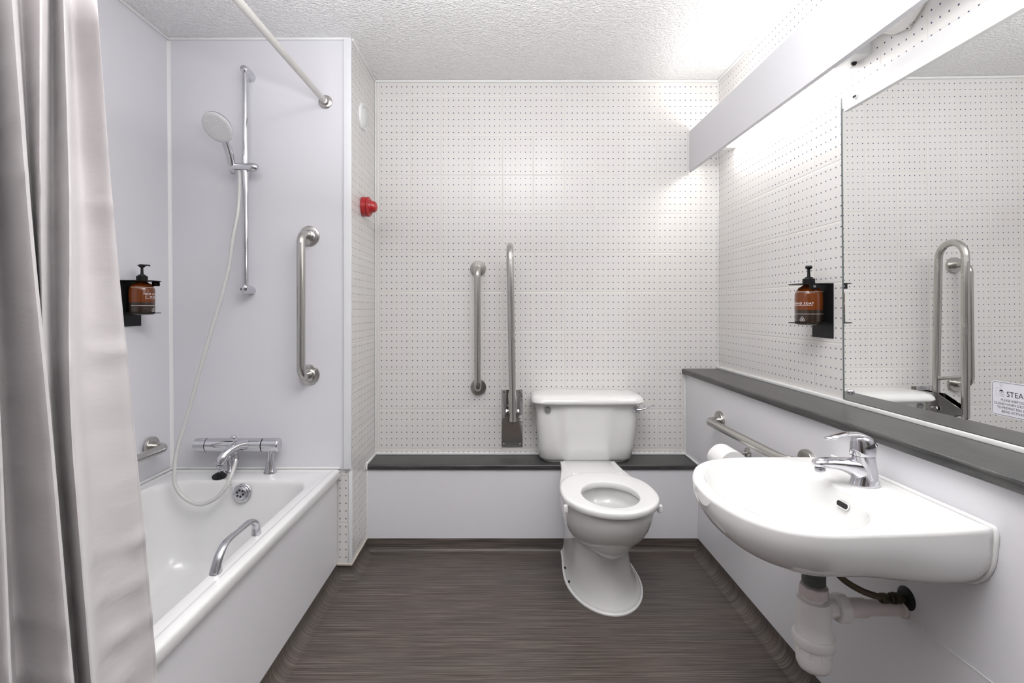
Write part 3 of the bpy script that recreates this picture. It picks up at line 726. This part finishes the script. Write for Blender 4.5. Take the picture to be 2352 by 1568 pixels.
# ------------------------------------------------------------------ sounder and round plate on the duct side
sd = thing('alarm_sounder', 'round red alarm sounder with clear red lens on the tiled duct', 'alarm', (XD, 2.165*K, H+.487))
c_ = (XD, 2.165*K, H+.487)
MB().lathe([(.044, 0), (.047, .002), (.047, .022), (.045, .024)], c_, (1, 0, 0), 40).build('base', 'red', sd)
MB().lathe([(.0475, .026), (.0475, .032), (.044, .036), (.036, .038), (.034, .044), (.031, .045)], c_, (1, 0, 0), 40).build('collar', 'red', sd)
MB().lathe([(.029, .044), (.029, .052), (.025, .061), (.017, .068), (0, .072)], c_, (1, 0, 0), 32).build('lens', 'redlens', sd)
rp = thing('round_blanking_plate', 'round white plate high on the tiled duct above the sounder', 'plate', (XD, 2.165*K, H+.914))
c_ = (XD, 2.165*K, H+.914)
MB().lathe([(.064, 0), (.064, .006), (.061, .010), (.047, .012), (.044, .007)], c_, (1, 0, 0), 48).build('outer_ring', 'lampw', rp)
MB().lathe([(.043, .004), (.043, .011), (.040, .013), (0, .0135)], c_, (1, 0, 0), 40).build('centre_disc', 'lampw', rp)

# ------------------------------------------------------------------ toilet
TX = .415
tl = thing('toilet', 'white close coupled toilet with open seat and no cover', 'toilet', (TX, 2.0, 0))
def pring(yf_, hw, ym, hwb, z, yb_=YX-.001, n=22, cx=TX):
    """front half ellipse to (hw, ym), then sides run back to the boxing"""
    out = []
    for k in range(n+1):
        a = -PI/2+PI*k/n
        out.append(V(cx+hw*math.sin(a), ym-(ym-yf_)*math.cos(a), z))
    for k in range(1, 7):
        q = k/6; e = q*q*(3-2*q); out.append(V(cx+hw+(hwb-hw)*e, ym+(yb_-ym)*q, z))
    for k in range(0, 6):
        q = 1-k/6; e = q*q*(3-2*q); out.append(V(cx-hw-(hwb-hw)*e, ym+(yb_-ym)*q, z))
    return out
fx = .435
rings = [pring(1.752*K, .158, 2.00*K, .145, .001, cx=fx), pring(1.752*K, .158, 2.00*K, .145, .010, cx=fx), pring(1.758*K, .151, 2.00*K, .138, .018, cx=fx-.002), pring(1.772*K, .136, 1.98*K, .130, .040, cx=fx-.006),
         pring(1.782*K, .123, 1.97*K, .126, .09, cx=fx-.010), pring(1.792*K, .114, 1.96*K, .126, .15, cx=TX+.007), pring(1.798*K, .109, 1.95*K, .126, .20, cx=TX+.003),
         pring(1.792*K, .109, 1.94*K, .126, .228), pring(1.752*K, .120, 1.92*K, .126, .246), pring(1.705*K, .140, 1.89*K, .127, .272), pring(1.665*K, .157, 1.86*K, .128, .305),
         pring(1.632*K, .170, 1.84*K, .13, .345), pring(1.612*K, .178, 1.83*K, .132, .385), pring(1.603*K, .181, 1.83*K, .134, .418), pring(1.603*K, .181, 1.83*K, .134, .432), pring(1.609*K, .176, 1.83*K, .132, .438)]
# inner bowl rings with the same vertex count
def inner(sc, z, dy=0): 
    n = len(rings[0]); o_ = []
    for p in rings[-1]:
        a = math.atan2(p.x-TX, (1.765*K)-p.y); o_.append(V(TX+.112*sc*math.sin(a), 1.765*K+dy-.137*sc*K*math.cos(a), z))
    return o_
rings += [inner(1.08, .438), inner(1.02, .436), inner(1.0, .425), inner(1.04, .402), inner(1.03, .390), inner(.96, .381), inner(.93, .37), inner(.89, .34), inner(.78, .28, .01), inner(.5, .235, .02), inner(.25, .225, .03)]
MB().loft(rings, True, True).build('pan', 'ceramic', tl, smooth=55)
MB().box(TX-.122, TX+.122, 2.0*K, 2.245*K, .40, .4385, .012).build('rear_deck', 'ceramic', tl)
# foot bead
mb = MB(); foot = pring(1.747*K, .1625, 2.00*K, .149, .003, cx=fx)
foot2 = [V(p.x, p.y, .0) for p in foot]
mb.loft([[V(p.x+(p.x-fx)*.02, p.y, 0) for p in foot], [V(p.x+(p.x-fx)*.02, p.y, .005) for p in foot], pring(1.753*K, .156, 2.00*K, .143, .011, cx=fx)], False, False).build('floor_joint', 'bead', tl)
for x, y, z in ((TX-.136, 2.03*K, .028), (TX-.131, 1.94*K, .020)):
    MB().lathe([(.0042, -.004), (.0042, .003), (0, .003)], (x, y, z), (-.6, 0, 1), 12).build('fixing_screw', 'dark', tl)
# seat ring
def egg(yf_, hw, ym, yb_, hwb, z, n=96):
    out = []
    for k in range(n):
        a = 2*PI*k/n; c, s = math.cos(a), math.sin(a)   # a=0 front
        if c >= 0: out.append(V(TX+hw*s, ym-(ym-yf_)*c, z))
        else:
            e = abs(c)
            out.append(V(TX+math.copysign(1, s)*hw*(abs(s)**.52)*(1-.24*e*e), ym+(yb_-ym)*(e**.74), z))
    return out
so_, si = (1.585*K, .187, 1.775*K, 1.985*K), (1.632*K, .108, 1.755*K, 1.882*K)
def oR(i, z): return egg(so_[0]+i, so_[1]-i, so_[2], so_[3]-i, .13, z)
def iR(i, z):
    out = []
    for k in range(96):
        a = 2*PI*k/96; out.append(V(TX+(si[1]+i)*math.sin(a), (si[2])-((si[2]-si[0])+i)*math.cos(a), z))
    return out
MB().loft([iR(.004, .443), oR(.005, .443), oR(0, .447), oR(0, .463), oR(.002, .4675), oR(.007, .4697), oR(.016, .4700), iR(.007, .4700), iR(.003, .4690), iR(.0005, .466), iR(0, .448), iR(.004, .443)], False, False).build('seat', 'seat', tl, smooth=60)
for sx in (-1, 1):
    MB().lathe([(.012, 0), (.012, .05)], (TX+sx*.085-.025, 1.995*K, .450), (1, 0, 0), 20).build('seat_hinge', 'seat', tl)
    MB().box(TX+sx*.176-.009, TX+sx*.176+.009, 1.70*K, 1.715*K, .418, .447, .004).build('seat_buffer', 'seat', tl)
# cistern
def cring(hw, yfr, z, r, bow=0, yb_=YB-.003):
    pts = rrect(TX-hw, TX+hw, yfr, yb_, r, z, 6)
    return [V(p.x, p.y-(bow*max(0, 1-((p.x-TX)/hw)**2) if p.y < yfr+.02 else 0), z) for p in pts]
def cring2(hw, yfr, z, r, bow=.012):
    # front edge sampled finely so the bowed centre panel shows
    out = []; x0, x1 = TX-hw, TX+hw; yb_ = YB-.003
    for cx, cy, a0 in ((x1-.01, yb_-.01, 0), (x0+.01, yb_-.01, PI/2)):
        for k in range(4):
            a = a0+PI/2*k/3; out.append(V(cx+.01*math.cos(a), cy+.01*math.sin(a), z))
    for k in range(7):
        a = PI+PI/2*k/6; out.append(V(x0+r+r*math.cos(a), yfr+r+r*math.sin(a), z))
    N = 24
    for k in range(1, N):
        x = x0+r+(x1-x0-2*r)*k/N; u = abs(x-TX)/(hw-r)
        st_ = 1 if u < .54 else max(0, 1-(u-.54)/.10)
        out.append(V(x, yfr-bow*(.35*(1-u*u)+.65*(st_*st_*(3-2*st_))), z))
    for k in range(7):
        a = 1.5*PI+PI/2*k/6; out.append(V(x1-r+r*math.cos(a), yfr+r+r*math.sin(a), z))
    return out
MB().loft([cring2(.205, 2.262*K, .424, .05, .006), cring2(.222, 2.250*K, .430, .055, .008), cring2(.231, 2.238*K, .445, .055), cring2(.237, 2.225*K, .50, .05), cring2(.243, 2.212*K, .60, .045), cring2(.249, 2.200*K, .715, .042), cring2(.249, 2.200*K, .722, .042)]).build('cistern', 'ceramic', tl, smooth=50)
MB().loft([cring(.262, 2.184*K, .7225, .055, .010), cring(.272, 2.172*K, .725, .06, .010), cring(.2755, 2.168*K, .732, .06, .010), cring(.273, 2.171*K, .745, .06, .010), cring(.266, 2.181*K, .756, .06, .008), cring(.252, 2.20*K, .762, .06, .006), cring(.22, 2.225*K, .765, .06, .003)]).build('cistern_lid', 'ceramic', tl, smooth=50)
mb = MB()
fr_pts = cring2(.2085, 2.258*K, .426, .05, .006)
mb.tube([p+V(0, 0, 0) for p in fr_pts[8:-1]], .004, 8).build('silicone_joint', 'bead', tl)
LX, LY, LZ = .645, 2.196*K, H-.482
MB().lathe([(.015, 0), (.0155, .004), (.0145, .014), (.011, .019), (0, .020)], (LX, LY-.0, LZ), (0, -1, 0), 28).tube(spline([(LX, LY-.016, LZ+.001), (LX+.025, LY-.020, LZ+.004), (LX+.055, LY-.022, LZ+.016), (LX+.076, LY-.022, LZ+.025)], 5), [(.0045, .007)]*8+[(.0035, .0075)]*8, 14).build('flush_lever', 'chrome', tl)
MB().lathe([(.0155, 0), (.0155, .003), (.013, .005), (0, .005)], (.218, 2.197*K, H-.484), (0, -1, 0), 28).build('inlet_cap', 'grey_btn', tl)

# ------------------------------------------------------------------ toilet roll
tr = thing('toilet_roll', 'white toilet roll on a holder low on the right boxing', 'toilet roll', (.836, 1.69*K, .61))
cR = .053; ty0, ty1 = 1.642*K, 1.740*K
rgs = []
for y, ro in ((ty0, cR-.001), (ty0+.001, cR), (ty1-.001, cR), (ty1, cR-.001)):
    rgs.append([V(.836+(ro+(.0015*math.sin(5*q)))*math.cos(q), y, .612+(ro*1.03)*math.sin(q)) for q in [2*PI*k/48 for k in range(48)]])
hin = [[V(.836+.020*math.cos(q), y, .612+.020*math.sin(q)) for q in [2*PI*k/48 for k in range(48)]] for y in (ty1, ty0)]
MB().loft(rgs+hin+[rgs[0]], False, False).build('paper', 'paper', tr, smooth=35)
MB().lathe([(.0195, -.001), (.0195, ty1-ty0+.001)], (.836, ty0, .612), (0, 1, 0), 30, cap0=False, cap1=False).build('core', 'card', tr)
th_ = thing('roll_holder', 'steel arm holding the toilet roll on the right boxing', 'holder', (XB, 1.77*K, .612))
MB().tube(round_path([(XB, 1.765*K, .622), (.836, 1.765*K, .622), (.836, 1.635*K, .622)], .012), .006, 14).build('arm', 'steel', th_)
MB().lathe([(.022, 0), (.022, .006), (.019, .008)], (XB, 1.765*K, .622), (-1, 0, 0), 28).build('rose', 'steel', th_)

# ------------------------------------------------------------------ basin
ZR = .757
bs = thing('wash_basin', 'white wall hung wash basin with oval bowl on the right boxing', 'basin', (XB, 1.085*K, .55))
ol = [(.954, .880), (.93, .8745), (.87, .869), (.80, .864), (.72, .860), (.66, .8565), (.627, .856), (.59, .860), (.556, .870), (.525, .891), (.498, .925), (.480, .967), (.469, 1.02), (.466, 1.06), (.470, 1.11), (.480, 1.15), (.497, 1.19), (.525, 1.235), (.56, 1.268), (.60, 1.290), (.65, 1.303), (.72, 1.309), (.80, 1.309), (.90, 1.307), (.954, 1.306)]
olp = [V(x, y*K, 0) for x, y in ol]
# smooth the free edge
sm = spline([p for p in olp], 6)
poly = sm+[V(.954, 1.2*K, 0), V(.954, 1.1*K, 0), V(.954, 1.0*K, 0)]
bc = V(.652, 1.078*K, 0)
NB = 120
def ray(a):
    d = V(math.cos(a), math.sin(a), 0); best = None
    for i in range(len(poly)):
        p, q = poly[i], poly[(i+1) % len(poly)]; e = q-p
        den = d.x*e.y-d.y*e.x
        if abs(den) < 1e-12: continue
        t1 = ((p.x-bc.x)*e.y-(p.y-bc.y)*e.x)/den; t2 = ((p.x-bc.x)*d.y-(p.y-bc.y)*d.x)/den
        if t1 > 0 and -1e-6 <= t2 <= 1+1e-6 and (best is None or t1 > best): best = t1
    return best
# angles: add the exact corner directions
angs = [2*PI*k/NB for k in range(NB)]
for cn in (olp[0], olp[-1]):
    a = math.atan2(cn.y-bc.y, cn.x-bc.x) % (2*PI)
    i = min(range(NB), key=lambda j: abs(angs[j]-a)); angs[i] = a
rad = [ray(a) for a in angs]
def bp(a, r, z): return V(bc.x+math.cos(a)*r, bc.y+math.sin(a)*r, z)
def halfw(x):
    # extents of the outline across the basin at depth x
    ys = []
    for i in range(len(poly)):
        p, q = poly[i], poly[(i+1) % len(poly)]
        if (p.x-x)*(q.x-x) <= 0 and abs(p.x-q.x) > 1e-9: ys.append(p.y+(q.y-p.y)*(x-p.x)/(q.x-p.x))
    return (min(ys), max(ys)) if len(ys) > 1 else (bc.y-.01, bc.y+.01)
def uz(x, y):
    x = min(.9535, max(.468, x)); lo, hi = halfw(x); c = (lo+hi)/2; w = max(.01, (hi-lo)/2)
    t_ = min(1, abs(y-c)/w)
    wt = min(1, max(0, (x-.72)/.22)); wt = wt*wt*(3-2*wt)
    Dp = .159*(1-wt)+.156*wt; pw = 2.2*(1-wt)+3.2*wt
    F = 1 if x > .74 else (1-((.74-x)/(.74-.466))**2.1)**(1/2.1)
    return ZR-.010-(Dp-.010)*max(0, 1-t_**pw)**(1/pw)*F
def under(k):
    return [bp(a, r*k, uz(bc.x+math.cos(a)*r*k, bc.y+math.sin(a)*r*k)) for a, r in zip(angs, rad)]
BR = [under(k) for k in (.02, .12, .25, .4, .52, .62, .70, .77, .83, .88, .92, .95, .972, .987, .996, 1.0)]
for ins, z in ((0, ZR-.008), (.0012, ZR-.004), (.004, ZR-.001), (.008, ZR), (.014, ZR)):
    BR.append([bp(a, max(.05, r-ins) if bc.x+math.cos(a)*r < .95 else r-ins*.3, z) for a, r in zip(angs, rad)])
def ell(a, sx, sy):
    # oval bowl, a touch fuller at the front
    return 1/math.sqrt((math.cos(a)/sx)**2+(math.sin(a)/sy)**2)
EX, EY = .150, .196*K
def bowl(sc, z, dx=0):
    return [bp(a, ell(a, EX*sc, EY*sc), z)+V(dx, 0, 0) for a in angs]
BR += [bowl(1.045, ZR-.0005), bowl(1.015, ZR-.003), bowl(1.0, ZR-.008), bowl(.975, ZR-.025), bowl(.93, ZR-.06, .002), bowl(.86, ZR-.095, .006), bowl(.74, ZR-.125, .012), bowl(.55, ZR-.145, .02), bowl(.32, ZR-.155, .03), bowl(.14, ZR-.158, .04)]
MB().loft(BR).build('basin_bowl', 'ceramic', bs, smooth=60)
# raised joint round the wall edge
wp = [V(.952, .880*K+q, uz(.952, .8805*K+q)) for q in (.0003, .002, .006, .014, .026, .045, .07, .11, .16)]; wp = [V(.952, .878*K, ZR-.006)]+wp
MB().tube(spline([(.949, 1.31*K, ZR+.001), (.949, 1.2*K, ZR+.002), (.949, 1.0*K, ZR+.002), (.949, .90*K, ZR+.002)]+[tuple(p) for p in wp], 5), .0048, 10).build('silicone_joint', 'bead', bs)
# overflow slot, set in the bowl wall nearest the boxing
sc_ = V(.652+.150*.965, 1.060*K, ZR-.034)
sn = V(-1, .0, .35).normalized(); sa = V(0, 1, 0)
sa = (sa-sn*sa.dot(sn)).normalized(); sb = sn.cross(sa)
def slot(L, r, off):
    o_ = []
    for k in range(24):
        a = 2*PI*k/24; o_.append(sc_+sa*(math.copysign(L, math.cos(a))+r*math.cos(a))+sb*r*math.sin(a)+sn*off)
    return o_
MB().loft([slot(.013, .0080, .004), slot(.013, .0080, .006), slot(.013, .0062, .0062), slot(.013, .0060, .0045)], False, False).build('overflow_rim', 'ceramic', bs)
MB().loft([slot(.013, .0062, .003), slot(.013, .0062, .0056)]).build('overflow_slot', 'dark', bs, smooth=0)
MB().lathe([(.031, 0), (.031, .002), (.026, .003), (.020, .001), (0, .001)], (bc.x+.042, bc.y, ZR-.1575), (0, 0, 1), 32).build('waste_ring', 'chrome', bs)

# ------------------------------------------------------------------ basin tap
TXb, TYb = .873, 1.098*K
tp = thing('basin_mixer_tap', 'chrome single lever mixer tap on the back of the basin', 'tap', (TXb, TYb, ZR))
def er(cx, z, rx, ry, tx=0): return [V(cx+rx*math.cos(q), TYb+ry*math.sin(q), z+tx*rx*math.cos(q)) for q in [2*PI*k/32 for k in range(32)]]
MB().loft([er(.873, ZR, .033, .027), er(.873, ZR+.003, .034, .028), er(.8735, ZR+.006, .033, .027), er(.874, ZR+.02, .0295, .0255), er(.8735, ZR+.035, .0275, .0245), er(.871, ZR+.055, .027, .024), er(.869, ZR+.0705, .0275, .0235, -.05)]).build('body', 'chrome', tp, smooth=50)
MB().tube([(.880, TYb, ZR+.026), (.862, TYb, ZR+.037), (.840, TYb, ZR+.0455), (.815, TYb, ZR+.0505), (.790, TYb, ZR+.053), (.768, TYb, ZR+.053), (.755, TYb, ZR+.0520), (.750, TYb, ZR+.051)],
          [(.030, .0235), (.026, .0230), (.020, .0215), (.0150, .020), (.0130, .019), (.0118, .018), (.0090, .014), (.004, .007)], 28).build('spout', 'chrome', tp)
MB().lathe([(.0115, 0), (.0118, .007), (.010, .010)], (.767, TYb, ZR+.034), (-.22, 0, 1), 24).build('aerator', 'chrome_s', tp)
MB().loft([er(.869, ZR+.0715, .0270, .0232, -.05), er(.869, ZR+.0735, .0285, .0238, -.05), er(.870, ZR+.090, .0285, .0225), er(.869, ZR+.104, .0265, .0205), er(.865, ZR+.114, .021, .017), er(.860, ZR+.1195, .012, .011), er(.857, ZR+.121, .003, .003)]).tube(
    spline([(.894, TYb, ZR+.096), (.882, TYb, ZR+.111), (.862, TYb, ZR+.1195), (.838, TYb, ZR+.1215), (.812, TYb, ZR+.1175), (.790, TYb, ZR+.1130), (.778, TYb, ZR+.1120)], 4),
    [(.0060, .014)]*4+[(.0062, .0155)]*6+[(.0055, .0150)]*5+[(.0048, .0145)]*4+[(.004, .012)]*3+[(.003, .008)]*2+[(.0012, .003)], 22).build('lever_handle', 'chrome', tp, smooth=50)
MB().lathe([(.003, 0), (.003, .001), (0, .001)], (.8425, TYb-.004, ZR+.082), (-1, -.15, 0), 12).build('marker_dot', 'grey_btn', tp)

# ------------------------------------------------------------------ waste trap
DX, DY = .742, 1.085*K
wt_ = thing('waste_trap', 'white plastic bottle trap hanging below the basin', 'pipe', (DX, DY, .35))
zt0 = .588
th = [(.0245, 0)]
for k in range(17): th += [(.0255, -.001-k*.0036), (.0238, -.0028-k*.0036)]
MB().lathe(th, (DX, DY, zt0), (0, 0, 1), 32).build('threaded_tail', 'thread', wt_)
nut = []
for z, r in ((.522, .0275), (.520, .0290), (.501, .0295), (.498, .028)):
    nut.append([V(DX+(r+(.0016 if (k//3) % 2 else 0))*math.cos(2*PI*k/48), DY+(r+(.0016 if (k//3) % 2 else 0))*math.sin(2*PI*k/48), z) for k in range(48)])
MB().loft(nut).build('top_nut', 'pvc2', wt_, smooth=30)
MB().lathe([(.023, .504-.48), (.023, .49-.48), (.0345, .489-.48), (.037, .484-.48), (.037, .440-.48), (.0375, .425-.48), (.0400, .415-.48), (.041, .400-.48)], (DX, DY, .48), (0, 0, 1), 40).build('trap_body', 'pvc', wt_)
MB().lathe([(.041, .0), (.0445, -.001), (.0455, -.004), (.0455, -.022), (.043, -.025), (.040, -.025)], (DX, DY, .408), (0, 0, 1), 44).build('collar', 'pvc', wt_)
cupm = MB().lathe([(.0390, 0), (.0385, -.03), (.037, -.045), (.032, -.056), (.024, -.060), (0, -.061)], (DX, DY, .384), (0, 0, 1), 40)
for k in range(10):
    a = 2*PI*k/10+.2; cupm.tube([(DX+.0388*math.cos(a), DY+.0388*math.sin(a), .386), (DX+.0382*math.cos(a), DY+.0382*math.sin(a), .364)], .0022, 8)
cupm.build('trap_cup', 'pvc', wt_)
pz = .483
pzv = pz-.008
MB().lathe([(.0215, .025), (.0215, .05), (.026, .052), (.026, .060)], (DX, DY, pzv-.008), (1, .0, .03), 32).build('outlet', 'pvc', wt_)
nut = []
for x, r in ((.050, .028), (.053, .0310), (.072, .0310), (.075, .0295)):
    nut.append([V(DX+x+.0, DY+(r+(.0014 if (k//4) % 2 else 0))*math.cos(2*PI*k/48), pzv-.006+(r+(.0014 if (k//4) % 2 else 0))*math.sin(2*PI*k/48)) for k in range(48)])
MB().loft(nut).build('outlet_nut', 'pvc', wt_, smooth=30)
MB().lathe([(.0215, 0), (.0215, .048), (.0195, .049)], (DX+.073, DY, pzv-.006), (1, 0, 0), 32).build('socket', 'pvc2', wt_)
MB().lathe([(.018, 0), (.018, .10)], (DX+.12, DY, pzv-.006), (1, 0, 0), 32).lathe([(.024, 0), (.023, .006), (.019, .009)], (XB, DY, pzv-.006), (-1, 0, 0), 30).build('wall_pipe', 'pvc2', wt_)
sh = thing('supply_hose', 'brown braided supply hose with tarnished valve under the basin', 'hose', (XB, DY, .49))
vy, vz = 1.075*K, H-.682
MB().tube(spline([(.795, 1.105*K, .575), (.80, 1.10*K, .553), (.818, 1.09*K, .532), (.845, 1.08*K, .516), (.872, 1.076*K, .506), (.895, 1.075*K, vz+.002)], 6), .0074, 12).build('braided_hose', 'hose_br', sh)
v_ = MB()
for x0, L, r, n in ((.892, .018, .0115, 6), (.910, .004, .009, 16), (.914, .009, .0118, 6), (.923, .005, .0135, 20), (.928, .014, .0120, 6), (.942, .010, .009, 16)):
    v_.lathe([(r*.92, 0), (r, .0015), (r, L-.0015), (r*.92, L)], (x0, vy, vz), (1, 0, 0), n)
v_.build('valve', 'bronze', sh, smooth=30)
MB().lathe([(.0265, 0), (.0265, .002), (.022, .005), (.011, .008)], (XB, vy, vz), (-1, 0, 0), 32).build('wall_rose', 'black', sh)

# give every top-level thing a label
for o in COL.objects:
    if o.parent is None and o.type in ('MESH', 'EMPTY') and 'label' not in o: print('UNLABELLED', o.name)
